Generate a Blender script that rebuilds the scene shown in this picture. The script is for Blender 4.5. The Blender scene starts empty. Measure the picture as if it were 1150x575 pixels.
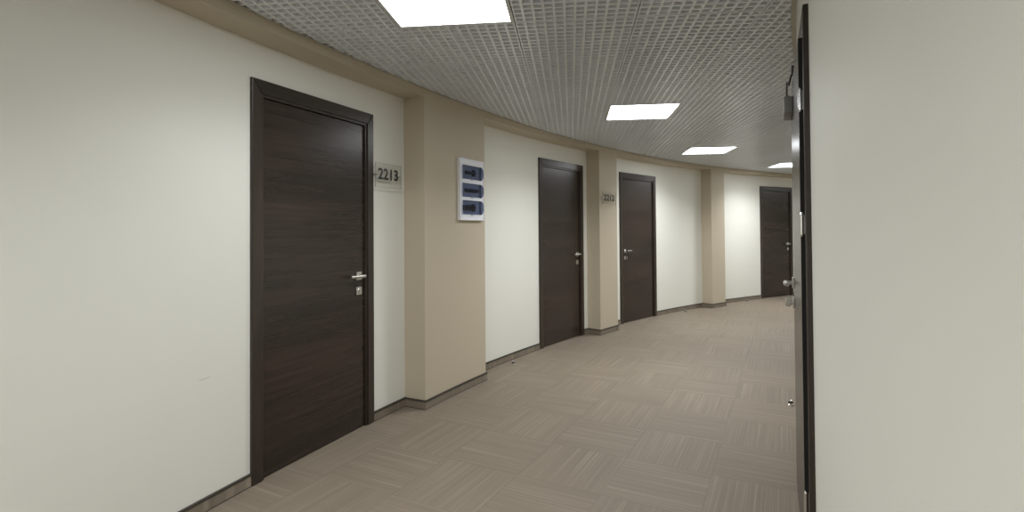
import bpy, bmesh, math, random
from mathutils import Vector, Matrix
random.seed(7)
SC = bpy.context.scene
COL = SC.collection

# ------------------------------------------------------------------ plan
CAM_H = 1.2887
CO = (11.6076, -2.3954); RO = 13.918          # centre and radius of the outer (left) wall
CI = (11.4270, -2.8053);   RI = 11.37           # centre and radius of the inner (right) wall
DEP = 0.185                                   # depth of the pilasters and of the soffit
Z_SOF = 2.28; Z_CEIL = 2.334
PHI0, PHI1 = -0.20, 1.62
DOOR_PHI = [0.4041, 0.648, 0.7819, 1.0705]
DOOR_W = 0.955
PIL = [(0.4635, 0.5238), (0.6897, 0.7209), (0.911, 0.939)]
A_IN = math.radians(26.4)                     # heading of the right-hand door
C_IN = (1.2428, 2.2502)
PHI_IN = A_IN
SCUFF = (.3518, .612)                           # angle and height of a small scuff on the outer wall

def pol(c, r, a, z=0.0):
    return Vector((c[0] - r*math.cos(a), c[1] + r*math.sin(a), z))

# ------------------------------------------------------------------ object helpers
def tag(o, label=None, cat=None, group=None, kind=None):
    if label: o['label'] = label
    if cat: o['category'] = cat
    if group: o['group'] = group
    if kind: o['kind'] = kind
    return o

def empty(name, loc=(0, 0, 0), rz=0.0, parent=None):
    o = bpy.data.objects.new(name, None)
    o.empty_display_size = 0.1
    COL.objects.link(o)
    o.location = loc
    o.rotation_euler = (0, 0, rz)
    o.parent = parent
    return o

def obj(name, bm, mat, parent=None, smooth=True, angle=20):
    bmesh.ops.recalc_face_normals(bm, faces=bm.faces[:])
    me = bpy.data.meshes.new(name)
    bm.to_mesh(me); bm.free()
    for m in (mat if isinstance(mat, (list, tuple)) else [mat]):
        me.materials.append(m)
    if smooth:
        me.polygons.foreach_set('use_smooth', [True]*len(me.polygons))
        me.set_sharp_from_angle(angle=math.radians(angle))
    o = bpy.data.objects.new(name, me)
    COL.objects.link(o)
    o.parent = parent
    return o

def copy_tree(o, parent=None):
    c = o.copy(); COL.objects.link(c); c.parent = parent
    for ch in list(o.children):
        copy_tree(ch, c)
    return c

# ------------------------------------------------------------------ mesh helpers
def box(bm, lo, hi, bev=0.0, seg=2, mat=0):
    x0, y0, z0 = lo; x1, y1, z1 = hi
    vs = [bm.verts.new(p) for p in ((x0,y0,z0),(x1,y0,z0),(x1,y1,z0),(x0,y1,z0),
                                    (x0,y0,z1),(x1,y0,z1),(x1,y1,z1),(x0,y1,z1))]
    fs = [bm.faces.new([vs[i] for i in f]) for f in
          ((0,3,2,1),(4,5,6,7),(0,1,5,4),(1,2,6,5),(2,3,7,6),(3,0,4,7))]
    for f in fs: f.material_index = mat
    if bev > 0:
        es = list({e for f in fs for e in f.edges})
        r = bmesh.ops.bevel(bm, geom=es, offset=bev, segments=seg, affect='EDGES', profile=0.5)
        for f in r['faces']: f.material_index = mat
    return bm

def cyl(bm, p0, p1, r0, r1=None, seg=20, cap=True, mat=0):
    if r1 is None: r1 = r0
    p0 = Vector(p0); p1 = Vector(p1); d = (p1-p0).normalized()
    a = d.orthogonal().normalized(); b = d.cross(a)
    r_a = []; r_b = []
    for i in range(seg):
        t = 2*math.pi*i/seg
        u = a*math.cos(t) + b*math.sin(t)
        r_a.append(bm.verts.new(p0+u*r0)); r_b.append(bm.verts.new(p1+u*r1))
    for i in range(seg):
        j = (i+1) % seg
        bm.faces.new((r_a[i], r_a[j], r_b[j], r_b[i])).material_index = mat
    if cap:
        bm.faces.new(r_a[::-1]).material_index = mat
        bm.faces.new(r_b).material_index = mat

def tube(bm, pts, r, seg=12):
    pts = [Vector(p) for p in pts]
    rings = []
    n0 = None
    for i, p in enumerate(pts):
        t = (pts[min(i+1, len(pts)-1)] - pts[max(i-1, 0)]).normalized()
        if n0 is None: n0 = t.orthogonal().normalized()
        n0 = (n0 - t*n0.dot(t)).normalized(); b = t.cross(n0)
        rr = r[i] if isinstance(r, (list, tuple)) else r
        rings.append([bm.verts.new(p + (n0*math.cos(2*math.pi*k/seg) + b*math.sin(2*math.pi*k/seg))*rr)
                      for k in range(seg)])
    for a, b in zip(rings, rings[1:]):
        for k in range(seg):
            j = (k+1) % seg
            bm.faces.new((a[k], a[j], b[j], b[k]))
    bm.faces.new(rings[0][::-1]); bm.faces.new(rings[-1])

def lathe(bm, prof, c=(0, 0, 0), seg=24):
    rings = []
    for r, z in prof:
        if r < 1e-6: rings.append([bm.verts.new((c[0], c[1], c[2]+z))])
        else: rings.append([bm.verts.new((c[0]+r*math.cos(2*math.pi*k/seg), c[1]+r*math.sin(2*math.pi*k/seg), c[2]+z)) for k in range(seg)])
    for a, b in zip(rings, rings[1:]):
        for k in range(seg):
            j = (k+1) % seg
            if len(a) == 1: bm.faces.new((a[0], b[k], b[j]))
            elif len(b) == 1: bm.faces.new((a[k], a[j], b[0]))
            else: bm.faces.new((a[k], a[j], b[j], b[k]))

def prism(bm, poly, axis, a, b, mat=0):
    """extrude a 2D polygon along axis from a to b"""
    def P(u, v, t):
        return {'x': (t, u, v), 'y': (u, t, v), 'z': (u, v, t)}[axis]
    A = [bm.verts.new(P(u, v, a)) for u, v in poly]; B = [bm.verts.new(P(u, v, b)) for u, v in poly]
    n = len(poly)
    fs = [bm.faces.new(A[::-1]), bm.faces.new(B)]
    for i in range(n):
        j = (i+1) % n
        fs.append(bm.faces.new((A[i], A[j], B[j], B[i])))
    for f in fs: f.material_index = mat

def arc_solid(bm, c, ra, rb, phis, zs, solid=lambda p, z: True, mat=0):
    """curved slab between radii ra and rb, made of cells phi x z, with cells left out where solid() is False"""
    V = {}
    def v(i, j, k):
        if (i, j, k) not in V: V[(i, j, k)] = bm.verts.new(pol(c, (ra, rb)[k], phis[i], zs[j]))
        return V[(i, j, k)]
    n, m = len(phis)-1, len(zs)-1
    S = [[solid((phis[i]+phis[i+1])/2, (zs[j]+zs[j+1])/2) for j in range(m)] for i in range(n)]
    g = lambda i, j: 0 <= i < n and 0 <= j < m and S[i][j]
    for i in range(n):
        for j in range(m):
            if not S[i][j]: continue
            q = []
            for k in (0, 1): q.append((v(i,j,k), v(i+1,j,k), v(i+1,j+1,k), v(i,j+1,k)))
            if not g(i-1, j): q.append((v(i,j,0), v(i,j,1), v(i,j+1,1), v(i,j+1,0)))
            if not g(i+1, j): q.append((v(i+1,j,0), v(i+1,j,1), v(i+1,j+1,1), v(i+1,j+1,0)))
            if not g(i, j-1): q.append((v(i,j,0), v(i,j,1), v(i+1,j,1), v(i+1,j,0)))
            if not g(i, j+1): q.append((v(i,j+1,0), v(i,j+1,1), v(i+1,j+1,1), v(i+1,j+1,0)))
            for f in q: bm.faces.new(f).material_index = mat

def lin(a, b, step):
    n = max(1, int(round((b-a)/step)))
    return [a + (b-a)*i/n for i in range(n+1)]

# ------------------------------------------------------------------ materials
def mat_base(name):
    m = bpy.data.materials.new(name); m.use_nodes = True
    return m, m.node_tree, m.node_tree.nodes['Principled BSDF']

def simple(name, col, rough=0.5, metal=0.0, spec=0.5, noise=0.0, nscale=8.0, bump=0.0, bscale=300.0):
    m, nt, b = mat_base(name)
    b.inputs['Base Color'].default_value = (*col, 1)
    b.inputs['Roughness'].default_value = rough
    b.inputs['Metallic'].default_value = metal
    b.inputs['Specular IOR Level'].default_value = spec
    N, L = nt.nodes, nt.links
    tc = N.new('ShaderNodeTexCoord')
    if noise:
        t = N.new('ShaderNodeTexNoise'); t.inputs['Scale'].default_value = nscale; t.inputs['Detail'].default_value = 4
        L.new(tc.outputs['Object'], t.inputs['Vector'])
        r = N.new('ShaderNodeMapRange'); r.inputs['From Min'].default_value = .3; r.inputs['From Max'].default_value = .7
        r.inputs['To Min'].default_value = 1-noise; r.inputs['To Max'].default_value = 1+noise
        L.new(t.outputs['Fac'], r.inputs['Value'])
        x = N.new('ShaderNodeVectorMath'); x.operation = 'SCALE'; x.inputs[0].default_value = col
        L.new(r.outputs['Result'], x.inputs['Scale']); L.new(x.outputs['Vector'], b.inputs['Base Color'])
    if bump:
        t = N.new('ShaderNodeTexNoise'); t.inputs['Scale'].default_value = bscale; t.inputs['Detail'].default_value = 3
        L.new(tc.outputs['Object'], t.inputs['Vector'])
        bp = N.new('ShaderNodeBump'); bp.inputs['Strength'].default_value = bump; bp.inputs['Distance'].default_value = .002
        L.new(t.outputs['Fac'], bp.inputs['Height']); L.new(bp.outputs['Normal'], b.inputs['Normal'])
    return m

def wood(name, dark, light, rough, axis, scale=1.0, bump=.06):
    """veneer with grain along one local axis"""
    m, nt, b = mat_base(name)
    N, L = nt.nodes, nt.links
    tc = N.new('ShaderNodeTexCoord'); mp = N.new('ShaderNodeMapping')
    mp.inputs['Scale'].default_value = (2.2, 60, 60) if axis == 'x' else (60, 60, 2.2)
    oi = N.new('ShaderNodeObjectInfo')
    ad = N.new('ShaderNodeVectorMath'); ad.operation = 'ADD'
    sc = N.new('ShaderNodeMath'); sc.operation = 'MULTIPLY'; sc.inputs[1].default_value = 37.0
    L.new(oi.outputs['Random'], sc.inputs[0])
    L.new(tc.outputs['Object'], ad.inputs[0]); L.new(sc.outputs[0], ad.inputs[1])
    L.new(ad.outputs['Vector'], mp.inputs['Vector'])
    n1 = N.new('ShaderNodeTexNoise'); n1.inputs['Scale'].default_value = scale; n1.inputs['Detail'].default_value = 6
    n1.inputs['Distortion'].default_value = .4
    L.new(mp.outputs['Vector'], n1.inputs['Vector'])
    mp2 = N.new('ShaderNodeMapping'); mp2.inputs['Scale'].default_value = (.8, 7, 7) if axis == 'x' else (7, 7, .8)
    L.new(ad.outputs['Vector'], mp2.inputs['Vector'])
    n2 = N.new('ShaderNodeTexNoise'); n2.inputs['Scale'].default_value = 1; n2.inputs['Detail'].default_value = 3
    L.new(mp2.outputs['Vector'], n2.inputs['Vector'])
    mx = N.new('ShaderNodeMath'); mx.operation = 'MULTIPLY_ADD'; mx.inputs[1].default_value = .5
    L.new(n1.outputs['Fac'], mx.inputs[0])
    h = N.new('ShaderNodeMath'); h.operation = 'MULTIPLY'; h.inputs[1].default_value = .5
    L.new(n2.outputs['Fac'], h.inputs[0]); L.new(h.outputs[0], mx.inputs[2])
    cr = N.new('ShaderNodeValToRGB')
    cr.color_ramp.elements[0].position = .36; cr.color_ramp.elements[0].color = (*dark, 1)
    cr.color_ramp.elements[1].position = .66; cr.color_ramp.elements[1].color = (*light, 1)
    L.new(mx.outputs[0], cr.inputs['Fac']); L.new(cr.outputs['Color'], b.inputs['Base Color'])
    b.inputs['Roughness'].default_value = rough
    bp = N.new('ShaderNodeBump'); bp.inputs['Strength'].default_value = bump; bp.inputs['Distance'].default_value = .001
    L.new(n1.outputs['Fac'], bp.inputs['Height']); L.new(bp.outputs['Normal'], b.inputs['Normal'])
    return m

def carpet(name, rot, tile, org, base, streak):
    """quarter-turned striped carpet tiles"""
    m, nt, b = mat_base(name)
    N, L = nt.nodes, nt.links
    def M(op, a, c=None, d=None):
        n = N.new('ShaderNodeMath'); n.operation = op
        for i, x in enumerate((a, c, d)):
            if x is None: continue
            if isinstance(x, (int, float)): n.inputs[i].default_value = x
            else: L.new(x, n.inputs[i])
        return n.outputs[0]
    tc = N.new('ShaderNodeTexCoord')
    sp = N.new('ShaderNodeSeparateXYZ'); L.new(tc.outputs['Object'], sp.inputs[0])
    X = M('SUBTRACT', sp.outputs['X'], org[0]); Y = M('SUBTRACT', sp.outputs['Y'], org[1])
    c, s = math.cos(rot), math.sin(rot)
    U = M('DIVIDE', M('SUBTRACT', M('MULTIPLY', X, c), M('MULTIPLY', Y, s)), tile)
    V = M('DIVIDE', M('ADD', M('MULTIPLY', X, s), M('MULTIPLY', Y, c)), tile)
    iu = M('FLOOR', U); iv = M('FLOOR', V); fu = M('FRACT', U); fv = M('FRACT', V)
    par = M('MODULO', M('ADD', M('ADD', iu, iv), 1000.0), 2.0)      # 0 / 1
    inv = M('SUBTRACT', 1.0, par)
    along = M('ADD', M('MULTIPLY', fu, par), M('MULTIPLY', fv, inv))
    across = M('ADD', M('MULTIPLY', fv, par), M('MULTIPLY', fu, inv))
    tid = M('ADD', M('MULTIPLY', iu, 7.31), M('MULTIPLY', iv, 13.77))
    def tex(sa, sx, det, off):
        cb = N.new('ShaderNodeCombineXYZ')
        L.new(M('MULTIPLY', along, sa), cb.inputs[0]); L.new(M('MULTIPLY', across, sx), cb.inputs[1])
        L.new(M('ADD', tid, off), cb.inputs[2])
        t = N.new('ShaderNodeTexNoise'); t.inputs['Scale'].default_value = 1; t.inputs['Detail'].default_value = det
        L.new(cb.outputs[0], t.inputs['Vector']); return t.outputs['Fac']
    n1 = tex(.40, 42, 2, 0.0); n2 = tex(.8, 120, 2, 5.3); n3 = tex(.6, 7, 1, 9.1)
    fac = M('ADD', M('ADD', M('MULTIPLY', n1, .50), M('MULTIPLY', n2, .35)), M('MULTIPLY', n3, .15))
    cr = N.new('ShaderNodeValToRGB'); e = cr.color_ramp.elements
    e[0].position = .34; e[0].color = (*[x*.85 for x in base], 1)
    e[1].position = .68; e[1].color = (*streak, 1)
    k = e.new(.52); k.color = (*base, 1)
    L.new(fac, cr.inputs['Fac'])
    # seams and tile tone
    du = M('MINIMUM', fu, M('SUBTRACT', 1.0, fu)); dv = M('MINIMUM', fv, M('SUBTRACT', 1.0, fv))
    edge = M('MINIMUM', du, dv)
    seam = N.new('ShaderNodeMapRange'); seam.inputs['From Min'].default_value = .001; seam.inputs['From Max'].default_value = .007
    seam.inputs['To Min'].default_value = .80; seam.inputs['To Max'].default_value = 1.0
    L.new(edge, seam.inputs['Value'])
    wn = N.new('ShaderNodeTexWhiteNoise'); wn.noise_dimensions = '1D'; L.new(tid, wn.inputs['W'])
    tone = M('MULTIPLY_ADD', wn.outputs['Value'], .06, .97)
    dirt = N.new('ShaderNodeTexNoise'); dirt.inputs['Scale'].default_value = 1.4; dirt.inputs['Detail'].default_value = 4
    L.new(tc.outputs['Object'], dirt.inputs['Vector'])
    gain = M('MULTIPLY', M('MULTIPLY', tone, seam.outputs['Result']), M('MULTIPLY_ADD', dirt.outputs['Fac'], .14, .93))
    x = N.new('ShaderNodeVectorMath'); x.operation = 'SCALE'
    L.new(cr.outputs['Color'], x.inputs[0]); L.new(gain, x.inputs['Scale'])
    L.new(x.outputs['Vector'], b.inputs['Base Color'])
    b.inputs['Roughness'].default_value = .62
    b.inputs['Specular IOR Level'].default_value = .35
    bp = N.new('ShaderNodeBump'); bp.inputs['Strength'].default_value = .25; bp.inputs['Distance'].default_value = .0015
    L.new(fac, bp.inputs['Height']); L.new(bp.outputs['Normal'], b.inputs['Normal'])
    return m

def see_through(name, tint, gloss=.08, rough=.05):
    m = bpy.data.materials.new(name); m.use_nodes = True
    nt = m.node_tree; N, L = nt.nodes, nt.links
    N.remove(N['Principled BSDF'])
    tr = N.new('ShaderNodeBsdfTransparent'); tr.inputs['Color'].default_value = (*tint, 1)
    gl = N.new('ShaderNodeBsdfGlossy'); gl.inputs['Roughness'].default_value = rough
    mx = N.new('ShaderNodeMixShader'); mx.inputs[0].default_value = gloss
    L.new(tr.outputs[0], mx.inputs[1]); L.new(gl.outputs[0], mx.inputs[2])
    L.new(mx.outputs[0], N['Material Output'].inputs['Surface'])
    return m

def glow(name, col, st):
    m = bpy.data.materials.new(name); m.use_nodes = True
    nt = m.node_tree; N, L = nt.nodes, nt.links
    N.remove(N['Principled BSDF'])
    e = N.new('ShaderNodeEmission'); e.inputs['Color'].default_value = (*col, 1); e.inputs['Strength'].default_value = st
    L.new(e.outputs[0], N['Material Output'].inputs['Surface'])
    return m

M_WALL = simple('cream wall paint', (.75, .74, .675), .55, noise=.012, nscale=1.3, bump=.05, bscale=220)
def add_scuff(m, c, phi, rise):
    nt = m.node_tree; N, L = nt.nodes, nt.links; b = N['Principled BSDF']
    src = b.inputs['Base Color'].links[0].from_socket
    tc = N.new('ShaderNodeTexCoord'); mp = N.new('ShaderNodeMapping'); mp.vector_type = 'TEXTURE'
    mp.inputs['Location'].default_value = c; mp.inputs['Rotation'].default_value = (0, -rise, math.pi/2-phi)
    mp.inputs['Scale'].default_value = (.042, .05, .0022)
    L.new(tc.outputs['Object'], mp.inputs['Vector'])
    ln = N.new('ShaderNodeVectorMath'); ln.operation = 'LENGTH'; L.new(mp.outputs['Vector'], ln.inputs[0])
    r = N.new('ShaderNodeMapRange'); r.inputs['From Min'].default_value = .5; r.inputs['From Max'].default_value = 1
    r.inputs['To Min'].default_value = .62; r.inputs['To Max'].default_value = 1.0
    L.new(ln.outputs['Value'], r.inputs['Value'])
    x = N.new('ShaderNodeVectorMath'); x.operation = 'SCALE'
    L.new(src, x.inputs[0]); L.new(r.outputs['Result'], x.inputs['Scale']); L.new(x.outputs['Vector'], b.inputs['Base Color'])
M_WALL_L = simple('cream wall paint scuffed', (.75, .74, .675), .55, noise=.012, nscale=1.3, bump=.05, bscale=220)
add_scuff(M_WALL_L, pol(CO, RO, SCUFF[0], SCUFF[1]), SCUFF[0], .02)
M_TAN = simple('tan wall paint', (.51, .44, .335), .6, noise=.015, nscale=1.5, bump=.05, bscale=220)
M_DECK = simple('grey deck', (.06, .06, .06), .9)
M_GRID = simple('grey lacquered grid', (.80, .82, .84), .30, spec=.8, noise=.05, nscale=1.1)
M_EDGE = simple('ceiling edge trim', (.42, .39, .33), .5)
M_LEAF = wood('dark veneer across', (.017, .0115, .0085), (.043, .028, .020), .27, 'x')
M_LEAF5 = wood('dark veneer polished', (.017, .0115, .0085), (.043, .028, .020), .24, 'x', bump=0)
M_CASE_V = wood('dark veneer upright', (.021, .015, .011), (.048, .034, .025), .30, 'z')
M_CASE_H = wood('dark veneer head', (.021, .015, .011), (.048, .034, .025), .30, 'x')
M_BLACK = simple('black shaded edge', (.006, .006, .006), .7)  # dark leaf edge, with the shade on it put into the colour
M_STEEL = simple('satin nickel', (.62, .60, .57), .28, 1.0)
M_DARKSTEEL = simple('darkened steel', (.10, .10, .10), .4, .8)
M_ALU = simple('grey enamelled metal', (.21, .205, .19), .45)
M_FLOOR = carpet('striped carpet tiles', math.radians(27.5), .4572, (.607, 2.932), (.20, .162, .120), (.265, .222, .173))
M_BASE = carpet('carpet skirting', math.radians(27.5), .4572, (.2, 2.6), (.20, .165, .125), (.30, .25, .20))
M_BASEDGE = simple('dark skirting edge', (.045, .038, .030), .6)
M_WHITE = simple('white plastic', (.84, .85, .90), .35)
M_INNER = simple('box interior grey', (.55, .56, .6), .5)
M_BREAKER = simple('dark breaker', (.03, .03, .035), .5)
M_BLUE = see_through('blue smoked cover', (.42, .47, .60))
M_ACRYL = see_through('clear acrylic', (.98, .98, .975), .03)
M_ACRYLEDGE = simple('acrylic cut edge', (.36, .36, .34), .4)
M_DIGIT = simple('black lettering', (.008, .008, .008), .4)
M_RUBBER = simple('black rubber', (.012, .012, .012), .7)
M_CHROME = simple('polished chrome', (.85, .85, .85), .12, 1.0)
M_TUBE = glow('lit diffuser', (.945, .98, 1.0), 5.4)
M_LAMPFRAME = simple('white lamp frame', (.62, .62, .60), .45)

# ------------------------------------------------------------------ shell
def out_open(phi, z):
    for a in DOOR_PHI:
        if abs(phi-a) < (DOOR_W/2-.05)/RO and z < 2.03: return False
    return True
dphi = (DOOR_W/2-.05)/RO
brk = sorted([PHI0, PHI1] + [a+s*dphi for a in DOOR_PHI for s in (-1, 1)])
phis = [PHI0]
for a, b in zip(brk, brk[1:]): phis += lin(a, b, .012)[1:]
bm = bmesh.new()
arc_solid(bm, CO, RO, RO+.12, phis, [0, 2.03, Z_SOF, 2.9], out_open)
tag(obj('wall_left', bm, M_WALL_L), 'cream painted curved outer wall with the dark doors', kind='structure')

def in_open(phi, z): return not (abs(phi-PHI_IN) < (DOOR_W/2-.05)/RI and z < 2.03)
dpi = (DOOR_W/2-.05)/RI
phis = lin(PHI0-.05, PHI_IN-dpi, .012) + lin(PHI_IN-dpi, PHI_IN+dpi, .012)[1:] + lin(PHI_IN+dpi, PHI1, .012)[1:]
bm = bmesh.new()
arc_solid(bm, CI, RI, RI-.12, phis, [0, 2.03, 2.9], in_open)
tag(obj('wall_right', bm, M_WALL), 'plain cream curved inner wall close by on the right', kind='structure')

for nm, ph, lab in (('wall_back', PHI0, 'cream end wall added unseen behind the viewpoint'), ('wall_front', PHI1-.02, 'cream end wall added unseen round the bend')):  # unseen end walls, added to stop light leaking in from the world
    a = pol(CO, RO+.1, ph); b = pol(CO, RO-3.3, ph)
    t = Vector((math.sin(ph), math.cos(ph), 0))*.1*(1 if ph > 0 else -1)
    bm = bmesh.new()
    vs = [bm.verts.new(p + Vector((0, 0, z))) for z in (0, 2.9) for p in (a, b, b+t, a+t)]
    for f in ((0,1,2,3),(7,6,5,4),(0,4,5,1),(1,5,6,2),(2,6,7,3),(3,7,4,0)): bm.faces.new([vs[i] for i in f])
    tag(obj(nm, bm, M_WALL), lab, kind='structure')

bm = bmesh.new(); arc_solid(bm, CO, RO+.12, RO-3.3, lin(PHI0-.02, PHI1, .02), [-.06, 0])
tag(obj('floor', bm, M_FLOOR), 'beige striped carpet tiles laid quarter turned', kind='structure')
bm = bmesh.new(); arc_solid(bm, CO, RO+.12, RO-3.3, lin(PHI0-.02, PHI1, .02), [2.9, 2.96])
tag(obj('ceiling_slab', bm, M_DECK), 'dark deck above the open grid ceiling', kind='structure')

pil_lab = ['tan pilaster nearest, carrying the white breaker box', 'tan pilaster between the two middle doors, carrying number 2212',
           'tan pilaster farthest along the corridor, before the last door']
for (a, b), lab in zip(PIL, pil_lab):
    bm = bmesh.new(); arc_solid(bm, CO, RO-DEP, RO+.02, lin(a, b, .008), [0, Z_SOF])
    tag(obj('pilaster', bm, M_TAN), lab, 'pilaster', kind='structure')

bm = bmesh.new(); arc_solid(bm, CO, RO-DEP, RO+.02, lin(PHI0, PHI1-.02, .012), [Z_SOF, Z_CEIL+.03])
tag(obj('trim_1', bm, M_TAN), 'tan dropped soffit band along the top of the outer wall', kind='structure')
bm = bmesh.new()
arc_solid(bm, CO, RO-DEP-.016, RO-DEP, lin(PHI0, PHI1-.02, .012), [Z_CEIL-.004, Z_CEIL])
tag(obj('trim_2', bm, M_EDGE), 'thin metal angle where the grid ceiling meets the soffit', kind='structure')
bm = bmesh.new()
arc_solid(bm, CI, RI, RI+.024, lin(PHI0, PHI1-.02, .012), [Z_CEIL-.006, Z_CEIL-.001])
arc_solid(bm, CI, RI, RI+.003, lin(PHI0, PHI1-.02, .012), [Z_CEIL-.001, Z_CEIL+.03])
tag(obj('trim_3', bm, M_EDGE), 'thin metal angle where the grid ceiling meets the inner wall', kind='structure')

# skirting: carpet strip with a dark lip, following wall and pilasters
def skirting(name, lab, runs, radial):
    bm = bmesh.new(); be = bmesh.new()
    for c, r, s, a, b in runs:
        arc_solid(bm, c, r-s*.010, r+s*.002, lin(a, b, .012), [0.004, .056])
        arc_solid(be, c, r-s*.013, r+s*.002, lin(a, b, .012), [.056, .066])
        arc_solid(be, c, r-s*.0115, r+s*.002, lin(a, b, .012), [0, .004])
    for c, ra, rb, a, d in radial:
        for bb, t, z0, z1 in ((bm, .010, .004, .056), (be, .013, .056, .066), (be, .0115, 0, .004)):
            arc_solid(bb, c, ra, rb, sorted((a, a+d*t/rb)), [z0, z1])
    o = tag(obj(name, bm, M_BASE), lab, kind='structure')
    e = obj('skirting_edge', be, M_BASEDGE, o); e['label'] = 'dark brown edge lip'
dw = DOOR_W/2/RO
cuts = sorted([(a-dw, a+dw) for a in DOOR_PHI] + PIL)
runs = []; p = PHI0
for a, b in cuts:
    if a > p + 1e-4: runs.append((CO, RO, 1, p, a))
    p = b
runs.append((CO, RO, 1, p, PHI1-.02))
rad = []
for a, b in PIL:
    e = .010/RO
    runs.append((CO, RO-DEP, 1, a-e, b+e))
    rad.append((CO, RO, RO-DEP, a, -1)); rad.append((CO, RO, RO-DEP, b, 1))
skirting('baseboard_left', 'carpet strip skirting along outer wall and pilasters', runs, rad)
dwi = DOOR_W/2/RI
skirting('baseboard_right', 'carpet strip skirting along inner wall',
         [(CI, RI, -1, PHI0, PHI_IN-dwi), (CI, RI, -1, PHI_IN+dwi, PHI1-.02)], [])

# ------------------------------------------------------------------ grid ceiling and lamps
YAW = .103
GU = Vector((math.cos(YAW), -math.sin(YAW))); GV = Vector((math.sin(YAW), math.cos(YAW)))
MOD = .6
G0 = Vector((-.335, 2.304))                       # centre of the nearest visible lamp
LAMPS = {(0, 0): None, (2, 4): None, (4, 8): None, (7, 11): None, (-1, -4): None, (-1, -8): None, (12, 13): None, (15, 15): None}
def g2w(u, v): return G0 + GU*u + GV*v
def clip(p, d, t0, t1):
    """parts of p+d*t, t0..t1, lying inside the corridor (inside the soffit ring, outside the inner ring)"""
    def roots(c, r):
        q = p - Vector(c); b = q.dot(d); cc = q.dot(q)-r*r; D = b*b-cc
        if D <= 0: return None
        s = math.sqrt(D); return (-b-s, -b+s)
    o = roots(CO, RO-DEP-.002)
    if not o: return []
    a, b = max(t0, o[0]), min(t1, o[1])
    if a >= b: return []
    i = roots(CI, RI+.004)
    segs = [(a, b)]
    if i:
        segs = []
        if a < min(b, i[0]): segs.append((a, min(b, i[0])))
        if max(a, i[1]) < b: segs.append((max(a, i[1]), b))
    return [s for s in segs if s[1]-s[0] > .004]
def blade(bm, p, d, n, w, z0, z1, t0, t1):
    for a, b in clip(p, d, t0, t1):
        q = [p+d*a-n*w/2, p+d*b-n*w/2, p+d*b+n*w/2, p+d*a+n*w/2]
        lo = [bm.verts.new((x.x, x.y, z0)) for x in q]; hi = [bm.verts.new((x.x, x.y, z1)) for x in q]
        bm.faces.new(lo[::-1]); bm.faces.new(hi)
        for i in range(4):
            j = (i+1) % 4; bm.faces.new((lo[i], lo[j], hi[j], hi[i]))
BH = .055; BW = .0125
bm = bmesh.new()
for i in range(-8, 26):
    for j in range(-12, 24):
        if (i, j) in LAMPS: continue
        c = g2w(i*MOD, j*MOD)
        ro = (c-Vector(CO)).length; ri = (c-Vector(CI)).length
        if ro > RO-DEP+.45 or ri < RI-.45: continue
        ph = math.atan2(c.y-CO[1], CO[0]-c.x)
        if ph < PHI0+.01 or ph > PHI1-.05: continue
        dz = random.choice((0, 0, 0, .001, .002, -.0015))
        z0 = Z_CEIL+dz; h = MOD/2
        for k in range(13):
            t = -h + k*.05
            w = BW; tt = t
            if k == 0: tt = t+.0072; w = .0066
            if k == 12: tt = t-.0072; w = .0066
            blade(bm, c+GV*tt, GU, GV, w, z0, z0+BH, -h+.0015, h-.0015)
            blade(bm, c+GU*tt, GV, GU, w, z0+.0004, z0+BH-.0004, -h+.0015, h-.0015)
ceil = tag(obj('ceiling', bm, M_GRID, smooth=False), 'suspended grey square-cell grid ceiling', kind='structure')

lamp_lab = {(0, 0): 'large square ceiling light nearest, cut by the top edge of the photo',
            (2, 4): 'second square ceiling light from the front, in line with number 2212',
            (4, 8): 'third square ceiling light, small and bright before the far pilaster',
            (7, 11): 'farthest ceiling light, partly hidden by the right-hand door',
            (-1, -4): 'square ceiling light right above the viewpoint', (-1, -8): 'square ceiling light behind the viewpoint',
            (12, 13): 'square ceiling light just out of sight round the bend', (15, 15): 'square ceiling light at the hidden corridor end'}
fb = bmesh.new()
h = MOD/2-.002; s = .281
for lo, hi in (((-h, -h), (h, -s)), ((-h, s), (h, h)), ((-h, -s), (-s, s)), ((s, -s), (h, s))):
    box(fb, (lo[0], lo[1], 0), (hi[0], hi[1], .012))
box(fb, (-h, -h, .012), (h, h, .075))
db = bmesh.new()
# four softly bulging tube covers
n = 32
rows = []
for k in range(n+1):
    x = -s + 2*s*k/n
    z = .0115 - .004*abs(math.sin(math.pi*4*k/n))
    rows.append((db.verts.new((x, -s, z)), db.verts.new((x, s, z))))
for a, b in zip(rows, rows[1:]): db.faces.new((a[0], b[0], b[1], a[1]))
proto = None
for (i, j), lab in lamp_lab.items():
    w = g2w(i*MOD, j*MOD)
    if proto is None:
        proto = empty('ceiling_light', (w.x, w.y, Z_CEIL), -YAW)
        obj('lamp_frame', fb, M_LAMPFRAME, proto, smooth=False)
        d = obj('diffuser', db, M_TUBE, proto); d['label'] = 'glowing white diffuser'
        o = proto
    else:
        o = copy_tree(proto); o.location = (w.x, w.y, Z_CEIL)
    tag(o, lab, 'ceiling light', 'square lights along the corridor ceiling')
    la = bpy.data.lights.new('lamp_light', 'AREA'); la.shape = 'SQUARE'; la.size = .54; la.energy = 5.9
    la.color = (.945, .98, 1.0); la.spread = math.radians(138)
    lo = bpy.data.objects.new('lamp_light', la); COL.objects.link(lo)
    lo.parent = o; lo.location = (0, 0, -.004)

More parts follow.
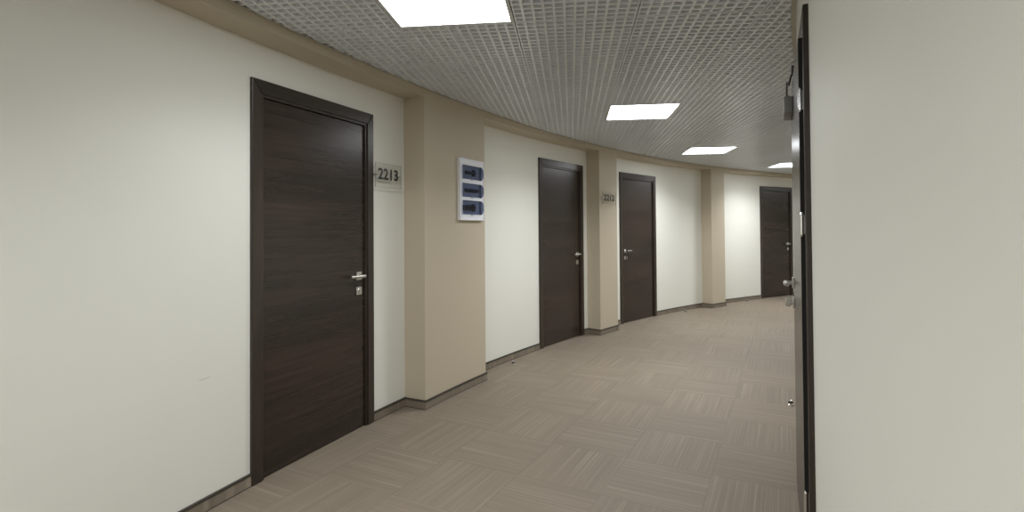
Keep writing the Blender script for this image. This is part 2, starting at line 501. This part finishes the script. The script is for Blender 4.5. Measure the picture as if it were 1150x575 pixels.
# ------------------------------------------------------------------ doors
def lever(parent, x, z, y, side, long=.115, nk=.044):
    """square rosette, neck and lever; side = -1 points to local -x"""
    b = bmesh.new()
    box(b, (x-.026, y-.009, z-.026), (x+.026, y, z+.026), .002)
    cyl(b, (x, y-.009, z), (x, y-nk, z), .0095)
    pts = [(x-side*.012, y-nk-.002, z), (x+side*.02, y-nk-.003, z), (x+side*.06, y-nk-.002, z), (x+side*long, y-nk+.003, z)]
    tube(b, pts, [.0105, .011, .0105, .0095], 20)
    o = obj('door_handle', b, M_STEEL, parent); o['label'] = 'satin nickel lever handle'
    return o
def lock(parent, x, z, y, knob=False):
    b = bmesh.new()
    box(b, (x-.026, y-.008, z-.026), (x+.026, y, z+.026), .002)
    if knob:
        cyl(b, (x, y-.008, z), (x, y-.018, z), .012)
        box(b, (x-.006, y-.040, z-.020), (x+.006, y-.016, z+.020), .003)
    else:
        cyl(b, (x, y-.008, z+.004), (x, y-.013, z+.004), .0095)
        box(b, (x-.004, y-.012, z-.016), (x+.004, y-.008, z-.002), .001)
    o = obj('lock_plate', b, M_STEEL, parent); o['label'] = 'square nickel lock plate'
    return o

LW, LH = .80, 2.0
def door(name, label, loc, rz, handle_side=1, lever_z=1.0, proud=False, knob=False):
    root = empty(name, loc, rz)
    tag(root, label, 'door', kind='structure')
    W = DOOR_W/2; H = 2.09; inner = .0175; P = -.008 if proud else -.018
    # casing boards with mitred corners: outline in x,z extruded in y, outer edge chamfered
    xi, zi = LW/2+inner, LH+inner
    def board(poly, m, nm):
        b = bmesh.new(); prism(b, poly, 'y', P, .03)
        es = [e for e in b.edges if abs(e.verts[0].co.y-P) < 1e-6 and abs(e.verts[1].co.y-P) < 1e-6]
        bmesh.ops.bevel(b, geom=es, offset=.0035, segments=2, affect='EDGES', profile=.5)
        return obj(nm, b, m, root)
    for s in (-1, 1):
        board([(s*W, 0), (s*W, H), (s*xi, zi), (s*xi, 0)], M_CASE_V, 'side_casing')
    board([(-W, H), (W, H), (xi, zi), (-xi, zi)], M_CASE_H, 'head_casing')
    # rebate frame inside the casing
    b = bmesh.new()
    y0 = -.009 if not proud else -.002
    for s in (-1, 1):
        a, c = sorted((s*(LW/2+.002), s*xi)); box(b, (a, y0, 0), (c, .10, LH+.002))
    box(b, (-xi, y0, LH+.002), (xi, .10, zi))
    obj('door_frame', b, M_CASE_V, root)
    # leaf
    yf = .004 if not proud else P-.013
    b = bmesh.new(); box(b, (-LW/2+.001, yf, .006), (LW/2-.001, yf+.042, LH-.002), .0015, 2)
    leaf = obj('door_leaf', b, M_LEAF5 if proud else M_LEAF, root)
    hx = handle_side*(LW/2-.055)
    lever(leaf, hx, lever_z, yf, -handle_side, nk=.036 if proud else .044)
    lock(leaf, hx, lever_z-.098, yf, knob)
    return root, leaf, yf

labs = ['dark brown door 2213 with mitred frame, nearest on the left wall',
        'dark brown door between the breaker box pilaster and the 2212 pilaster',
        'dark brown door just right of number 2212, handle on its left edge',
        'farthest dark brown door, at the bend beyond the last pilaster']
for k, a in enumerate(DOOR_PHI):
    p = pol(CO, RO-.007, a)
    door('door_%d' % (k+1), labs[k], p, math.pi/2-a, -1 if k == 2 else 1, knob=(k == 2))

sag = .012
loc = (C_IN[0], C_IN[1], 0)
ct = Vector((math.sin(A_IN), math.cos(A_IN), 0))
rt, leaf, yf = door('door_5', 'dark door seen edge-on in the right wall with silver hinges', loc, math.atan2(-ct.y, -ct.x), -1, 1.02, proud=True, knob=True)
# local +x points back towards the viewpoint: hinges there
b = bmesh.new(); box(b, (LW/2-.0005, yf+.001, .008), (LW/2+.0012, yf+.040, LH-.004))  # dark edge band by the hinges, blackened to paint in its shade
o = obj('shaded_edge', b, M_BLACK, leaf); o['label'] = 'dark edge of the leaf, its shade painted in black'
for z in (1.765, 1.305, .285):
    b = bmesh.new(); x = LW/2+.006; y = yf+.004
    for a, c in ((-.038, -.0135), (-.0125, .0125), (.0135, .038)): cyl(b, (x, y, z+a), (x, y, z+c), .0068, seg=20)
    cyl(b, (x, y, z-.038), (x, y, z+.038), .0045, seg=20)
    lathe(b, [(0, .047), (.004, .045), (.0055, .042), (.0068, .038)], (x, y, z), 20)
    lathe(b, [(.0068, -.038), (.0055, -.042), (.004, -.045), (0, -.047)], (x, y, z), 20)
    box(b, (LW/2+.0012, yf+.004, z-.036), (LW/2+.0025, yf+.030, z+.036))
    o = obj('hinge', b, M_CHROME, rt); o['label'] = 'silver barrel hinge'
# door closer near the top of the leaf
b = bmesh.new()
box(b, (-.36, yf-.038, 1.835), (-.16, yf, 1.912), .005, 3)
cyl(b, (-.22, yf-.022, 1.912), (-.22, yf-.022, 1.926), .012)
cl = obj('door_closer', b, M_ALU, leaf); cl['label'] = 'grey box door closer with folding arm'
b = bmesh.new()
def bar(b, p, q, w, t):
    p = Vector(p); q = Vector(q); d = (q-p).normalized(); u = Vector((0, 1, 0)); n = d.cross(u).normalized(); u = n.cross(d)
    vs = [b.verts.new(c + n*sx*w/2 + u*sz*t/2) for c in (p, q) for sx, sz in ((-1,-1),(1,-1),(1,1),(-1,1))]
    for f in ((0,1,2,3),(7,6,5,4),(0,4,5,1),(1,5,6,2),(2,6,7,3),(3,7,4,0)): b.faces.new([vs[i] for i in f])
bar(b, (-.22, yf-.024, 1.922), (-.31, yf-.020, 2.01), .020, .007)
bar(b, (-.31, yf-.012, 2.005), (-.24, -.008-.010, 2.055), .018, .007)
box(b, (-.275, -.008-.016, 2.035), (-.225, -.008, 2.075), .002)
o = obj('closer_arm', b, M_DARKSTEEL, leaf)

# ------------------------------------------------------------------ number plates
def text_mesh(txt, w, h, depth):
    cu = bpy.data.curves.new('digits', 'FONT'); cu.body = txt; cu.extrude = .5; cu.size = 1.0; cu.offset = .022; cu.resolution_u = 6
    t = bpy.data.objects.new('digits', cu); COL.objects.link(t)
    bpy.context.view_layer.update()
    dg = bpy.context.evaluated_depsgraph_get()
    me = bpy.data.meshes.new_from_object(t.evaluated_get(dg))
    bpy.data.objects.remove(t); bpy.data.curves.remove(cu)
    b = bmesh.new(); b.from_mesh(me); bpy.data.meshes.remove(me)
    xs = [v.co.x for v in b.verts]; ys = [v.co.y for v in b.verts]; zs = [v.co.z for v in b.verts]
    x0, x1, y0, y1, z0, z1 = min(xs), max(xs), min(ys), max(ys), min(zs), max(zs)
    for v in b.verts:
        v.co = Vector(((v.co.x-x0)/(x1-x0)*w-w/2, (v.co.z-z0)/(z1-z0)*-depth, (v.co.y-y0)/(y1-y0)*h))
    return b
def plate(txt, label, r, phi, zc, w, h=.166):
    p = pol(CO, r, phi, zc)
    root = empty('number_plate', p, math.pi/2-phi)
    tag(root, label, 'sign', 'clear room number plates')
    y = -.030
    b = bmesh.new(); box(b, (-w/2, y-.004, -h/2), (w/2, y, h/2), .0008, 1)
    o = obj('acrylic_panel', b, M_ACRYL, root)
    b = bmesh.new()
    for lo, hi in (((-w/2-.001, -h/2-.001), (w/2+.001, -h/2+.001)), ((-w/2-.001, h/2-.001), (w/2+.001, h/2+.001)),
                   ((-w/2-.001, -h/2+.001), (-w/2+.001, h/2-.001)), ((w/2-.001, -h/2+.001), (w/2+.001, h/2-.001))):
        box(b, (lo[0], y-.0045, lo[1]), (hi[0], y+.0005, hi[1]))
    obj('panel_edge', b, M_ACRYLEDGE, root)
    b = text_mesh(txt, w*.775, .080, .0015)
    for v in b.verts: v.co += Vector((-.006, y-.0042, -.030))
    d = obj('digits', b, M_DIGIT, root, smooth=False); d['label'] = 'black digits ' + txt
    for s in (-1, 1):
        b = bmesh.new(); x = s*(w/2-.018)
        cyl(b, (x, 0, .002), (x, y-.0005, .002), .006); cyl(b, (x, y-.004, .002), (x, y-.010, .002), .0085)
        obj('standoff', b, M_STEEL, root)
    return root
plate('2213', 'clear acrylic plate reading 2213 beside the nearest door', RO, .4483, 1.681, .272)
plate('2212', 'clear acrylic plate reading 2212 on the middle pilaster', RO-DEP, .7032, 1.687, .325)

# ------------------------------------------------------------------ breaker box
ph = .5075
root = empty('breaker_box', pol(CO, RO-DEP, ph, 1.63), math.pi/2-ph)
tag(root, 'white wall breaker box with three blue smoked covers on the nearest pilaster', 'electrical box')
w, hh = .352, .505
b = bmesh.new()
T = -.028
wx = .138
rowsz = [(.085, .20), (-.062, .053), (-.205, -.088)]
prev = hh/2
# frame front built around the three openings
for z0, z1 in rowsz:
    box(b, (-w/2+.006, T+.004, z1), (w/2-.006, T+.014, prev-(.006 if prev == hh/2 else 0))); prev = z0
    box(b, (-w/2+.006, T+.004, z0), (-wx, T+.014, z1)); box(b, (wx, T+.004, z0), (w/2-.006, T+.014, z1))
box(b, (-w/2+.006, T+.004, -hh/2+.006), (w/2-.006, T+.014, prev))
# raised rounded rim: thin outer shell
for lo, hi in (((-w/2, -hh/2), (-w/2+.012, hh/2)), ((w/2-.012, -hh/2), (w/2, hh/2)),
               ((-w/2+.012, hh/2-.012), (w/2-.012, hh/2)), ((-w/2+.012, -hh/2), (w/2-.012, -hh/2+.012))):
    box(b, (lo[0], T, lo[1]), (hi[0], .006, hi[1]), .003, 2)
obj('box_frame', b, M_WHITE, root)
b = bmesh.new(); box(b, (-w/2+.012, -.008, -hh/2+.012), (w/2-.012, .004, hh/2-.012))
obj('back_plate', b, M_INNER, root)
brk_sets = [[(-.085, .02, .025), (.02, .055, .05)], [(-.09, .10, .028)], [(-.12, -.085, .04), (-.075, -.045, .045), (-.03, 0, .045), (.015, .05, .06)]]
for (z0, z1), bs in zip(rowsz, brk_sets):
    # cover: bowed translucent lid
    b = bmesh.new(); n = 12; ring = []
    zc = (z0+z1)/2
    for k in range(n+1):
        t = k/n*2-1
        z = zc + t*(z1-z0)/2*.985
        y = T + .003 - .024*(1-abs(t)**4)
        ring.append((b.verts.new((-wx+.001, y, z)), b.verts.new((wx-.001, y, z)), b.verts.new((-wx+.001, T+.012, z)), b.verts.new((wx-.001, T+.012, z))))
    for p, q in zip(ring, ring[1:]):
        b.faces.new((p[0], p[1], q[1], q[0])); b.faces.new((p[0], q[0], q[2], p[2])); b.faces.new((p[1], p[3], q[3], q[1]))
    o = obj('cover', b, M_BLUE, root); o['label'] = 'blue smoked hinged cover'
    t = bmesh.new(); box(t, (-.016, T-.004, z0-.007), (.016, T+.004, z0+.002), .0015); obj('latch_tab', t, M_INNER, o)
    for x0, x1, hz in bs:
        t = bmesh.new()
        box(t, (x0, -.022, zc-hz/2), (x1, -.008, zc+hz/2), .001)
        box(t, (x0+.004, -.030, zc-.008), (x1-.004, -.021, zc+.008), .001)
        obj('breaker', t, M_BREAKER, root)

# ------------------------------------------------------------------ door stops on the floor
b1 = bmesh.new(); lathe(b1, [(0, 0), (.017, 0), (.018, .002), (.017, .005), (.0115, .007), (.0115, .034), (.010, .038), (0, .039)])
b2 = bmesh.new(); lathe(b2, [(.0115, .016), (.0155, .017), (.0165, .022), (.0155, .027), (.0115, .028)])
stop_lab = ['small chrome door stop on the carpet left of the second door', 'small chrome door stop on the carpet left of the farthest pilaster',
            'small chrome door stop on the carpet right of the farthest pilaster', 'small chrome door stop on the carpet by the right-hand door']
pts = [(-.05, 4.975), (2.60, 8.00), (4.05, 9.12), (1.988, 3.78)]
proto = None
for (x, y), lab in zip(pts, stop_lab):
    if proto is None:
        proto = o = empty('door_stop', (x, y, 0))
        obj('post', b1, M_CHROME, o); q = obj('rubber_ring', b2, M_RUBBER, o); q['label'] = 'black rubber ring'
    else:
        o = copy_tree(proto); o.location = (x, y, 0)
    tag(o, lab, 'door stop', 'chrome door stops')

# ------------------------------------------------------------------ world, camera, view
wd = bpy.data.worlds.new('World'); SC.world = wd; wd.use_nodes = True
wd.node_tree.nodes['Background'].inputs['Color'].default_value = (.02, .02, .02, 1)
cam = bpy.data.cameras.new('camera'); co = bpy.data.objects.new('camera', cam); COL.objects.link(co)
p, r = .0142, .0073
rt0 = Vector((1, 0, 0)); up0 = Vector((0, -math.sin(p), math.cos(p))); fw = Vector((0, math.cos(p), math.sin(p)))
right = rt0*math.cos(r) - up0*math.sin(r); up = rt0*math.sin(r) + up0*math.cos(r)
M = Matrix((right, up, -fw)).transposed().to_4x4(); M.translation = Vector((0, 0, CAM_H))
co.matrix_world = M
cam.sensor_fit = 'HORIZONTAL'; cam.sensor_width = 36; cam.lens = 577.78/1150*36
cam.shift_x = (575-581.12)/1150; cam.shift_y = (251.07-287.5)/1150
cam.clip_start = .02; cam.clip_end = 100
SC.camera = co
SC.view_settings.view_transform = 'Standard'; SC.view_settings.look = 'None'
SC.view_settings.gamma = 1; SC.view_settings.use_curve_mapping = False
SC.view_settings.exposure = 1.16
SC.cycles.use_denoising = True
SC.cycles.max_bounces = 10; SC.cycles.diffuse_bounces = 6; SC.cycles.transparent_max_bounces = 12
SC.cycles.sample_clamp_indirect = 6
